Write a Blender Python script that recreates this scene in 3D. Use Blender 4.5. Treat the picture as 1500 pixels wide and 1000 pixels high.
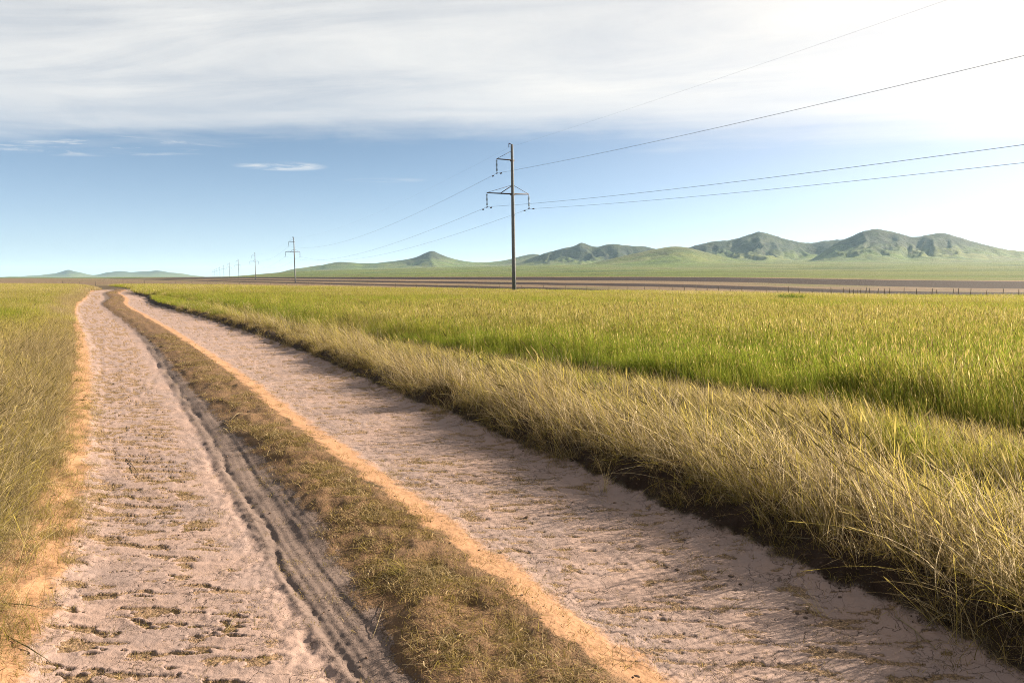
import bpy, math, random
import numpy as np
from mathutils import Vector

# ------------------------------------------------------------------ camera, sky, sun, exposure
for o in list(bpy.data.objects):
    bpy.data.objects.remove(o)
sc = bpy.context.scene
COL = sc.collection
H = 1.75                                    # eye height
TP = 0.094                                  # tangent of the downward pitch
PITCH = math.atan(TP)
CP, SP = math.cos(PITCH), math.sin(PITCH)
cam_d = bpy.data.cameras.new('camera')
cam_d.lens = 24.0
cam_d.sensor_width = 36.0
cam_d.clip_start = 0.05
cam_d.clip_end = 90000.0
cam = bpy.data.objects.new('camera', cam_d)
cam.location = (0, 0, H)
cam.rotation_euler = (math.pi / 2 - PITCH, 0, 0)
COL.objects.link(cam)
sc.camera = cam

SUN_AZ, SUN_EL = math.radians(66.0), math.radians(23.5)
SUN_DIR = Vector((math.sin(SUN_AZ) * math.cos(SUN_EL), math.cos(SUN_AZ) * math.cos(SUN_EL), math.sin(SUN_EL)))
sun_d = bpy.data.lights.new('sun', 'SUN')
sun_d.energy = 5.0
sun_d.angle = math.radians(0.55)
sun_d.color = (1.0, 0.85, 0.66)
sun = bpy.data.objects.new('sun', sun_d)
sun.rotation_euler = SUN_DIR.to_track_quat('Z', 'Y').to_euler()
sun.location = SUN_DIR * 200
COL.objects.link(sun)

sc.view_settings.view_transform = 'Standard'
sc.view_settings.look = 'None'
sc.view_settings.exposure = 2.3
sc.view_settings.gamma = 1.0
sc.view_settings.use_curve_mapping = False
sc.render.engine = 'CYCLES'
sc.cycles.use_denoising = True
sc.cycles.denoising_input_passes = 'RGB_ALBEDO_NORMAL'
sc.cycles.denoising_prefilter = 'NONE'
sc.cycles.filter_width = 1.0
sc.cycles.max_bounces = 3
sc.cycles.diffuse_bounces = 2
sc.cycles.glossy_bounces = 1
sc.cycles.transmission_bounces = 2
sc.cycles.transparent_max_bounces = 8
sc.cycles.volume_bounces = 0


class NT:
    """tiny helper for building node trees"""
    def __init__(self, tree):
        self.t = tree
        tree.nodes.clear()

    def n(self, kind, **kw):
        nd = self.t.nodes.new(kind)
        for k, v in kw.items():
            setattr(nd, k, v)
        return nd

    def put(self, sock, v):
        if v is None:
            return
        if isinstance(v, bpy.types.NodeSocket):
            self.t.links.new(v, sock)
        else:
            if isinstance(v, (tuple, list)) and hasattr(sock.default_value, '__len__'):
                if len(sock.default_value) == 4 and len(v) == 3:
                    v = tuple(v) + (1.0,)
            sock.default_value = v

    def m(self, op, a, b=None, c=None, clamp=False):
        nd = self.n('ShaderNodeMath', operation=op, use_clamp=clamp)
        self.put(nd.inputs[0], a)
        self.put(nd.inputs[1], b)
        self.put(nd.inputs[2], c)
        return nd.outputs[0]

    def vm(self, op, a, b=None, s=None):
        nd = self.n('ShaderNodeVectorMath', operation=op)
        self.put(nd.inputs[0], a)
        self.put(nd.inputs[1], b)
        if s is not None:
            self.put(nd.inputs['Scale'], s)
        return nd.outputs['Value'] if op in ('DOT_PRODUCT', 'LENGTH') else nd.outputs['Vector']

    def mix(self, f, a, b, blend='MIX'):
        nd = self.n('ShaderNodeMix', data_type='RGBA', blend_type=blend)
        nd.clamp_factor = True
        self.put(nd.inputs[0], f)
        self.put(nd.inputs[6], a)
        self.put(nd.inputs[7], b)
        return nd.outputs[2]

    def ss(self, x, lo, hi):                # smoothstep lo..hi (hi may be below lo)
        nd = self.n('ShaderNodeMapRange', interpolation_type='SMOOTHSTEP')
        a, b = 0.0, 1.0
        if hi < lo:
            lo, hi, a, b = hi, lo, 1.0, 0.0
        self.put(nd.inputs[0], x)
        nd.inputs[1].default_value = lo
        nd.inputs[2].default_value = hi
        nd.inputs[3].default_value = a
        nd.inputs[4].default_value = b
        return nd.outputs[0]

    def noise(self, vec, scale, detail=4, rough=0.55, dist=0.0):
        nd = self.n('ShaderNodeTexNoise')
        self.put(nd.inputs['Vector'], vec)
        nd.inputs['Scale'].default_value = scale
        nd.inputs['Detail'].default_value = detail
        nd.inputs['Roughness'].default_value = rough
        nd.inputs['Distortion'].default_value = dist
        return nd.outputs['Fac']

    def sep(self, v):
        nd = self.n('ShaderNodeSeparateXYZ')
        self.put(nd.inputs[0], v)
        return nd.outputs

    def comb(self, x, y, z=0.0):
        nd = self.n('ShaderNodeCombineXYZ')
        self.put(nd.inputs[0], x)
        self.put(nd.inputs[1], y)
        self.put(nd.inputs[2], z)
        return nd.outputs[0]

    def attr(self, name, kind='GEOMETRY', out='Fac'):
        nd = self.n('ShaderNodeAttribute', attribute_name=name, attribute_type=kind)
        return nd.outputs[out]

    def bump(self, h, dist, strength=1.0, normal=None):
        nd = self.n('ShaderNodeBump')
        nd.inputs['Strength'].default_value = strength
        nd.inputs['Distance'].default_value = dist
        self.put(nd.inputs['Height'], h)
        self.put(nd.inputs['Normal'], normal)
        return nd.outputs[0]


# world: Nishita sky with a high veil of cloud lying on a plane far above
world = bpy.data.worlds.new('World')
sc.world = world
world.use_nodes = True
w = NT(world.node_tree)
sky = w.n('ShaderNodeTexSky', sky_type='NISHITA')
sky.sun_disc = False
sky.sun_elevation = SUN_EL
sky.sun_rotation = SUN_AZ
sky.air_density = 0.32
sky.altitude = 1400.0
sky.dust_density = 0.05
sky.ozone_density = 2.6
dirv = w.n('ShaderNodeTexCoord').outputs['Generated']
dx, dy, dz = w.sep(dirv)
zc = w.m('MAXIMUM', dz, 0.02)
px = w.m('DIVIDE', dx, zc)
py = w.m('DIVIDE', dy, zc)
P = w.comb(px, py)
stretch = w.comb(w.m('MULTIPLY_ADD', py, 0.10, w.m('MULTIPLY', px, 0.30)), w.m('MULTIPLY_ADD', px, 0.16, py))
n_big = w.noise(stretch, 0.55, 4, 0.60, 0.4)
n_str = w.noise(stretch, 1.5, 6, 0.60, 0.9)
n_fin = w.noise(P, 1.3, 5, 0.62, 0.3)
# the sheet ends in a line far ahead of the camera
edge = w.m('ADD', py, w.m('MULTIPLY', w.m('SUBTRACT', n_big, 0.5), 2.2))
edge = w.m('ADD', edge, w.m('MULTIPLY', w.m('SUBTRACT', n_str, 0.5), 1.2))
edge = w.m('ADD', edge, w.m('MULTIPLY', w.m('SUBTRACT', n_fin, 0.5), 1.3))
sheet = w.ss(edge, 5.55, 3.75)
dens = w.m('ADD', 0.60, w.m('MULTIPLY', w.m('SUBTRACT', n_str, 0.5), 2.1))
dens = w.m('ADD', dens, w.m('MULTIPLY', w.m('SUBTRACT', n_fin, 0.5), 0.6), clamp=True)
dens = w.m('MULTIPLY_ADD', dens, 0.50, 0.46)
cover = w.m('MULTIPLY', sheet, dens)
# small stray wisps past the edge of the sheet


wn = w.noise(w.comb(w.m('MULTIPLY', px, 1.0), w.m('MULTIPLY', py, 1.6)), 1.9, 7, 0.66, 0.7)


def wisp(cx, cy, rx, ry, thr):
    ax = w.m('DIVIDE', w.m('SUBTRACT', px, cx), rx)
    ay = w.m('DIVIDE', w.m('SUBTRACT', py, cy), ry)
    d2 = w.m('ADD', w.m('MULTIPLY', ax, ax), w.m('MULTIPLY', ay, ay))
    body = w.m('SUBTRACT', 1.0, d2, clamp=True)
    nn = w.ss(wn, thr, thr + 0.22)
    return w.m('MULTIPLY', body, nn)


cover = w.m('MAXIMUM', cover, w.m('MULTIPLY', wisp(-2.10, 6.30, 0.44, 0.30, 0.41), 0.95))
cover = w.m('MAXIMUM', cover, w.m('MULTIPLY', wisp(-3.25, 5.35, 1.15, 0.50, 0.47), 0.85))
cover = w.m('MAXIMUM', cover, w.m('MULTIPLY', wisp(-1.30, 7.20, 0.50, 0.20, 0.42), 0.25))
cosg = w.vm('DOT_PRODUCT', w.vm('NORMALIZE', dirv), tuple(SUN_DIR))
# forward scattering of ice cloud
fwd = w.m('POWER', w.m('MAXIMUM', cosg, 0.0), 3.0)
ccol = w.mix(0.0, (3.72, 3.68, 3.58, 1), (3.72, 3.68, 3.58, 1))
glow = w.vm('SCALE', (2.0, 1.55, 1.0), s=fwd)
ccol = w.vm('ADD', ccol, glow)
haze_f = w.m('MULTIPLY', w.m('POWER', w.m('MAXIMUM', cosg, 0.0), 3.6), 1.0)
pale = w.m('MULTIPLY_ADD', w.m('POWER', 2.718, w.m('MULTIPLY', w.m('MAXIMUM', dz, 0.0), -9.5)), .92, .0)
skyc = w.mix(pale, w.vm('MULTIPLY', sky.outputs[0], (.95, 1.0, .83)), (2.30, 2.42, 2.25, 1))
skyc = w.vm('ADD', skyc, w.vm('SCALE', (3.3, 2.3, 1.35), s=haze_f))
col = w.mix(cover, skyc, ccol)
bg = w.n('ShaderNodeBackground')
bg.inputs['Strength'].default_value = 0.050
w.put(bg.inputs['Color'], col)
w.t.links.new(bg.outputs[0], w.n('ShaderNodeOutputWorld').inputs['Surface'])

# ------------------------------------------------------------------ numeric helpers
rng = np.random.default_rng(11)
PERM = rng.permutation(512).astype(np.int64)
GA = rng.random(512) * 2 * math.pi
GX, GY = np.cos(GA), np.sin(GA)


def pn(x, y, seed=0):
    """gradient noise, about -0.7..0.7"""
    x = np.asarray(x, float) + seed * 17.31
    y = np.asarray(y, float) + seed * 9.77
    xi = np.floor(x).astype(np.int64)
    yi = np.floor(y).astype(np.int64)
    xf, yf = x - xi, y - yi
    uu = xf * xf * xf * (xf * (xf * 6 - 15) + 10)
    vv = yf * yf * yf * (yf * (yf * 6 - 15) + 10)

    def g(ix, iy, fx, fy):
        h = PERM[(PERM[(ix + seed * 31) & 511] + iy) & 511]
        return GX[h] * fx + GY[h] * fy
    a = g(xi, yi, xf, yf)
    b = g(xi + 1, yi, xf - 1, yf)
    c = g(xi, yi + 1, xf, yf - 1)
    d = g(xi + 1, yi + 1, xf - 1, yf - 1)
    return (a + uu * (b - a)) + vv * ((c + uu * (d - c)) - (a + uu * (b - a)))


def fbm(x, y, seed=0, octv=4, gain=0.5):
    s, a, f = 0.0, 1.0, 1.0
    for i in range(octv):
        s = s + a * pn(x * f, y * f, seed + i)
        a *= gain
        f *= 2.03
    return s


def sst(lo, hi, x):
    t = np.clip((x - lo) / (hi - lo), 0, 1)
    return t * t * (3 - 2 * t)


def herm(xs, ys):
    """cubic interpolation with linear tails"""
    xs, ys = np.array(xs, float), np.array(ys, float)
    m = np.gradient(ys, xs)

    def f(x):
        x = np.asarray(x, float)
        i = np.clip(np.searchsorted(xs, x) - 1, 0, len(xs) - 2)
        h = xs[i + 1] - xs[i]
        t = np.clip((x - xs[i]) / h, 0, 1)
        r = ((2 * t**3 - 3 * t**2 + 1) * ys[i] + (t**3 - 2 * t**2 + t) * h * m[i]
             + (-2 * t**3 + 3 * t**2) * ys[i + 1] + (t**3 - t**2) * h * m[i + 1])
        return r + np.where(x < xs[0], (x - xs[0]) * m[0], 0) + np.where(x > xs[-1], (x - xs[-1]) * m[-1], 0)
    return f


def ray(u, v):
    """survey direction: (sideways, rise) per metre ahead, for a sighting u,v"""
    a, b = (u - 750) / 1000.0, (500 - v) / 1000.0
    yy = CP + b * SP
    return a / yy, (-SP + b * CP) / yy


def gp(u, v, z=0.0):
    X, E = ray(u, v)
    D = (z - H) / E
    return X * D, D


# ------------------------------------------------------------------ the course of the track
def course(sight, z, far_off):
    pts = sorted([gp(u, v, z) for u, v in sight], key=lambda p: p[1])
    xs, ys = [p[1] for p in pts], [p[0] for p in pts]
    for (cx, cy) in FAR:
        if cy > xs[-1] + 4:
            xs.append(cy)
            ys.append(cx + far_off)
    f = herm(xs, ys)
    x0, y0 = xs[0], ys[0]

    def g(y):
        y = np.asarray(y, float)
        return np.where(y < x0, y0 - 0.30 * (y - x0) * 0 + (y - x0) * SL0, f(np.maximum(y, x0)))
    return g


SL0 = -0.52
FAR = [(-34.6, 60.0), (-42.6, 73.0), (-49.0, 84.0), (-55.6, 97.0), (-63.5, 109.0), (-71.0, 120.0), (-150.0, 220.0)]
RZ = -0.07
e_L0 = course([(-50, 1000), (16, 900), (62, 800), (92, 700), (108, 620), (117, 560), (116, 500), (106, 462), (112, 445)], RZ, -2.9)
e_GR = course([(492, 1000), (440, 915), (388, 825), (340, 735), (290, 640), (243, 555), (205, 495), (160, 455), (146, 445)], RZ, -1.2)
e_SL = course([(655, 1000), (578, 900), (510, 790), (430, 700), (352, 625), (285, 560), (230, 502), (172, 460), (154, 445)], RZ, -0.55)
e_SR = course([(905, 1000), (775, 900), (650, 795), (525, 698), (412, 612), (335, 548), (265, 497), (205, 460), (180, 445)], 0.0, 0.55)
e_TO = course([(1520, 1000), (1345, 905), (1110, 800), (905, 708), (700, 625), (560, 566), (425, 508), (300, 466), (222, 445)], RZ, 2.6)
e_TOP = lambda y: e_TO(y) + 0.26
e_G1 = herm([2.0, 6.9, 8.6, 11.5, 16.7, 26.0, 45.0, 90.0], [7.2, 5.35, 4.0, 1.75, -2.5, -8.8, -21.0, -52.0])
e_G2 = herm([2.0, 4.9, 5.7, 8.6, 12.0, 20.0, 45.0, 90.0], [5.0, 3.75, 3.15, 1.6, -0.9, -6.6, -22.3, -53.0])

# ------------------------------------------------------------------ relief of the land
NQ = 1.2065
f_q = herm([-400, -40, 0, 10, 20, 39, 51, 79, 113, 150, 210, 300], [0, 0, 0, .0, .02, -.30, -.52, -.58, -.10, .65, 1.9, 2.2])


def qof(x, y):
    return (x + 0.675 * y) / NQ


rise_u = [250, 330, 430, 600, 750, 1000, 1250, 1500, 1800]
rise_v = [405.7, 404, 398, 393, 390, 384.5, 382, 381, 382]
_rx = [ray(u, v) for u, v in zip(rise_u, rise_v)]
rise_X, rise_E = np.array([p[0] for p in _rx]), np.array([p[1] for p in _rx])


def plain(x, y):
    D = np.maximum(y, 0.0)
    X = np.where(y > 1, x / np.maximum(y, 1), np.where(x > 0, 3.0, -3.0))
    q = qof(x, y)
    z = f_q(np.clip(q, -400, 300)) * sst(5, 30, y)
    z = z - sst(.15, .70, X) * (.35 * sst(25, 75, D) + .75 * sst(75, 135, D)) * (1 - sst(250, 600, D))
    D2 = np.where(X > -0.6, 250.0 * NQ / np.maximum(X + .675, .07), 1e6)
    E = np.interp(X, rise_X, rise_E)
    z15 = H + E * 2300
    on = sst(-.50, -.30, X)
    f = np.clip((D - D2) / np.maximum(2300 - D2, 300), 0, None)
    g = np.maximum(z15 - 2.2, 0) * np.minimum(f, 1)**1.55
    g = np.where(D > 2300, np.maximum(z15 - 2.2, 0) + np.maximum(E, 0) * (np.minimum(D, 5200) - 2300), g) * on
    g = np.where(D > D2, g, 0)
    g = g + on * sst(0, 900, D - D2) * 4.5 * fbm(x / 420, y / 300, 66, 3)
    return z + g


HILLS = [
    # (ridge distance, flank factor, ruggedness, skyline sightings)
    (4300, 5.0, .9, [(395, 402), (430, 394), (468, 388.5), (500, 383.5), (530, 385.5), (562, 384), (590, 380.5), (612, 375.5), (626, 369.5), (634, 367.5), (643, 371.5),
                 (655, 376), (680, 382), (720, 383.5), (745, 380), (768, 374), (782, 372), (800, 376), (840, 386), (880, 398)]),
    (3400, 3.2, 1.5, [(715, 402), (745, 390), (775, 379), (800, 370), (825, 363.5), (842, 359.5), (852, 355.5), (862, 358.5), (872, 361.5), (888, 358.5), (900, 357), (915, 359), (930, 360.5),
                  (945, 361), (960, 364), (990, 372), (1030, 383), (1080, 398)]),
    (2300, 5.5, .35, [(760, 404), (830, 393), (890, 380), (935, 370), (965, 364), (985, 361), (1003, 362), (1040, 371), (1085, 380), (1140, 390), (1200, 400)]),
    (3100, 3.4, 1.4, [(955, 392), (985, 373), (1005, 364), (1040, 354.5), (1075, 350.5), (1098, 343.5), (1114, 339.5), (1130, 343.5), (1152, 350.5), (1185, 355.5), (1215, 352), (1240, 351), (1270, 358), (1320, 375)]),
    (2700, 3.3, 1.0, [(1165, 398), (1195, 376), (1220, 359), (1245, 347), (1268, 338), (1282, 335.5), (1300, 338), (1318, 342), (1338, 347), (1360, 344), (1380, 341), (1398, 345.5), (1420, 352),
                  (1450, 360), (1480, 366), (1510, 369), (1600, 378), (1750, 392), (1900, 402)]),
    (9500, 7.0, .8, [(-150, 404), (0, 405.5), (50, 403.5), (75, 401), (90, 398), (101, 395.5), (112, 398), (130, 402), (143, 402.5), (158, 399), (175, 397.5), (195, 398.5), (215, 397.5), (228, 396.5), (245, 398.5),
                 (262, 400.5), (285, 403.5), (305, 406.5), (330, 408)]),
]


def relief(x, y):
    """everything except the fine detail of the track"""
    z = plain(x, y)
    far = np.where(y > 900)[0]
    hill = np.zeros(len(x))
    rough = np.zeros(len(x))
    if len(far):
        X = x[far] / y[far]
        D = y[far]
        base = z[far]
        top = base.copy()
        hl = np.zeros(len(far))
        rg = np.zeros(len(far))
        for k, (R, ff, rug, pts) in enumerate(HILLS):
            sx = np.array([ray(u, v)[0] for u, v in pts])
            se = np.array([ray(u, v)[1] for u, v in pts])
            hs = herm(sx, se)
            lo, hi = sx[0], sx[-1]
            sel = np.where((X > lo - .06) & (X < hi + .06) & (np.abs(D - R) < 1500))[0]
            if not len(sel):
                continue
            Xs, Ds = X[sel], D[sel]
            t0 = (Ds - R) / R
            wob = .012 * fbm(Xs * 24 * 3000 / R, Ds / 260 * 3000 / R, 40 + k, 3) + .016 * pn(Xs * 14, Ds / 700, 60 + k)
            amt = np.clip(np.abs(t0) * 9, 0, 1)
            Xw = Xs + wob * rug * amt
            foot = np.interp(R, [0, 1], [0, 0])
            e = np.where((Xw > lo) & (Xw < hi), hs(np.clip(Xw, lo, hi)), -1)
            zr = H + e * R
            xr, yr = Xw * R, np.full(len(sel), float(R))
            b0 = plain(xr, yr) if R < 6000 else np.zeros(len(sel)) - 2
            h = np.maximum(zr - b0, 0)
            hmax = h.max()
            W = 2.0 * ff * (0.55 * h + 0.45 * hmax * (h / hmax)**.5)
            t = (Ds - R) / np.maximum(W, 1)
            ta = np.sqrt(t * t + .0016) - .04
            pr = np.maximum(1 - ta, 0)**2.5
            rid = 1 - np.abs(fbm(Xs * 20 * 3000 / R + wob * 30, Ds / 300 * 3000 / R, 80 + k, 4)) * 2.2
            sh = np.clip(ta * 3.5, 0, 1) * pr
            zz = base[sel] + h * pr - h * .55 * rug * sh * np.clip(1 - rid, 0, 1.2)
            zz = zz + h * .018 * rug * fbm(Xs * 200 * 3000 / R, Ds / 60 * 3000 / R, 90 + k, 2) * np.clip(pr * 4, 0, 1)
            zz = np.where(h > .5, zz, -99)
            up = (zz > top[sel]) & (pr > 0)
            j = sel[up]
            top[j] = zz[up]
            hl[j] = np.clip((zz[up] - base[j]) / 12.0, 0, 1)
            rg[j] = np.clip(pr[up] * h[up] / hmax * rug, 0, 1)
        z[far] = top
        hill[far] = hl
        rough[far] = rg
    return z, hill, rough


def track_frame(x, y):
    d = 0.25
    c = e_SL(y)
    slope = (e_SL(y + d) - e_SL(y - d)) / (2 * d)
    cs = 1 / np.sqrt(1 + slope * slope)
    s_al = y / np.maximum(cs, .3) if False else y * np.sqrt(1 + .25 * 0 + slope * 0) + 0
    return cs, slope


def detail(x, y):
    """near ground: ruts, median, bank. returns dz and soil masks"""
    cs, slope = track_frame(x, y)
    aL = (x - e_L0(y)) * cs
    aG = (x - e_GR(y)) * cs
    aSL = (x - e_SL(y)) * cs
    aSR = (x - e_SR(y)) * cs
    aT = (x - e_TO(y)) * cs
    aTP = (x - e_TOP(y)) * cs
    r = np.hypot(x, y)
    n1 = fbm(x * 1.1, y * 1.1, 1, 3)
    n2 = fbm(x * 4.3, y * 4.3, 5, 3)
    aLn = aL + .10 * n2
    aTn = aT + .20 * n1 + .09 * n2
    floor = -.10
    # cross-section
    left = sst(.42, -.30, -(-aLn)) if False else 1 - sst(-.35, .40, aLn)
    bank = sst(-.05, .32, aTn)
    bankr = sst(-.30, .05, aTn) * .05
    med = sst(-.42, .22, aSL + .10 * n1) * (1 - sst(-.08, .46, aSR + .08 * n2))
    z = floor + left * (.17 + .05 * n1) + bank * (.17 + .09 * n1) + bankr + med * (.095 + .04 * n2 + .03 * n1)
    z = z + .015 * n1 + .03 * fbm(x * .35, y * .35, 9, 2)
    # bank crumbles
    face = sst(-.15, .1, aTn) * (1 - sst(.4, .8, aTn))
    z = z + face * (.05 * fbm(x * 6, y * 6, 12, 4) + .03 * fbm(x * 16, y * 16, 16, 2))
    # rut floors: crust
    rutL = sst(.04, .30, aLn) * (1 - sst(-.25, .1, aSL + .1 * n2))
    rutR = sst(.18, .50, aSR + .08 * n2) * (1 - sst(-.10, .10, aTn))
    crust = np.clip(rutL + rutR, 0, 1)
    # frame along / across the track, for ripples and plates
    lng = (y - x * slope) * cs                 # approx along
    ac = aSL
    wx = .05 * pn(x * 3, y * 3, 20)
    # smooth swells
    z = z + crust * .007 * fbm(ac / .55 + wx, y / .20 + wx * 3, 21, 2)
    # plates: hollows with crisp rims holding litter, long across the track
    core = np.clip(rutL * sst(-.05, .35, -aG) + rutR * .75, 0, 1)
    far_k = np.clip((r - 4.0) / 5, 0, 1)
    pa = fbm(ac / .30, y / .105 + .5 * pn(ac * 2.5, y * 2.5, 26), 27, 3, .55)
    pb = fbm(ac / .16, y / .055, 33, 2)
    thr = .21 + .30 * fbm(x * .8, y * .8, 36, 2) - .10 * far_k * rutL + .08 * rutR * (1 - far_k)
    pc = fbm(x * 22, y * 22, 37, 2)
    hol = sst(0, .09, pa + .30 * pb + .16 * pc - thr) * core
    dsh = pn(ac / .21 + .9 * pn(x * 2.1, y * 2.1, 46), y / .060 + .3 * pc, 47) + .22 * pc
    dash = sst(.20, .34, dsh + .10 * pn(x * 1.1, y * 1.1, 48)) * core
    hol = np.maximum(hol, .9 * dash)
    z = z - hol * .0080
    # each plate rises gently toward its broken rim
    z = z + core * .006 * np.clip(pa - thr + .35, 0, .35) / .35 * (1 - hol)
    # ripples further along the track
    rip = pn(ac / .34 + .8 * pn(x * 1.3, y * 1.3, 44), y / .085, 45)
    rip2 = 1 - np.abs(rip) * 2.6
    z = z + core * (.25 + .75 * far_k) * .009 * np.clip(rip2, -.5, 1)
    # wheel groove with a burred edge, then the smeared tyre band up to the median
    gw = .035 * pn(y * 1.7, x * 0, 50) + .012 * pn(y * 8, x * 0, 51)
    g = aG - gw
    brk = 1.9 * np.clip(pn(x * 1.9, y * 1.9, 53) + .5 * pn(x * 6, y * 6, 56) + .22, 0, .6)
    zg = -.013 * np.exp(-(g / .034)**2) * brk 
    zg = zg - .012 * np.exp(-((g - .13 - gw) / .022)**2) * (1.4 - brk) + .006 * np.exp(-((g - .07) / .03)**2) + .012 * np.exp(-(g / .2)**2) * fbm(x * 12, y * 12, 55, 2)
    zg = zg - .007 * np.exp(-((g - .30 + gw) / .025)**2)
    z = z + zg * (1 - sst(40, 70, r))
    band = sst(.0, .08, aG) * (1 - sst(-.15, .05, aSL))
    z = z + band * .006 * pn(aG / .035, y / .9, 54)
    # tyre marks
    z = z + rutR * .004 * pn(ac / .05, y / 1.2, 57)
    # clod roughness on sandy shoulders
    sandy = np.clip(sst(-.30, -.02, aLn) * (1 - sst(.22, .50, aLn)) + sst(-.1, .15, aSR + .16 * n2 + .10 * n1) * (1 - sst(.28, .70, aSR + .20 * n2 + .14 * n1)), 0, 1)
    z = z + sandy * .006 * fbm(x * 26, y * 26, 60, 2) + crust * .0025 * fbm(x * 30, y * 30, 63, 2)
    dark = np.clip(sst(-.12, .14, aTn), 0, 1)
    intrack = sst(-.5, .0, aL) * (1 - sst(.35, .6, aT))
    litter = hol
    # the old side ruts in the meadow
    a1 = (x - e_G1(y)) * .72
    a2 = (x - e_G2(y)) * .72
    z = z - .07 * np.exp(-(a1 / .35)**2) - .05 * np.exp(-(a2 / .35)**2)
    medm = sst(-.3, .05, aSL + .12 * n2) * (1 - sst(-.10, .18, aSR + .12 * n2))
    return z, crust, sandy, dark, litter, medm, intrack, band


def ground_z(x, y):
    z, _, _ = relief(np.asarray(x, float), np.asarray(y, float))
    r = np.hypot(x, y)
    k = np.where(r < 140)[0]
    if len(k):
        fade = 1 - sst(95, 135, r[k])
        z[k] += detail(x[k], y[k])[0] * fade
    return z


# ------------------------------------------------------------------ materials
def material(name):
    m = bpy.data.materials.new(name)
    m.use_nodes = True
    return m, NT(m.node_tree)


ALB = 0.62                                  # scales soil, stone and other solid colours down to suit the exposure


def finish(nt, color, rough=0.9, normal=None, spec=0.2, metal=0.0):
    b = nt.n('ShaderNodeBsdfPrincipled')
    nt.put(b.inputs['Base Color'], nt.vm('SCALE', color, s=ALB))
    nt.put(b.inputs['Roughness'], rough)
    nt.put(b.inputs['Specular IOR Level'], spec)
    nt.put(b.inputs['Metallic'], metal)
    if normal is not None:
        nt.put(b.inputs['Normal'], normal)
    nt.t.links.new(b.outputs[0], nt.n('ShaderNodeOutputMaterial').inputs['Surface'])


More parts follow.
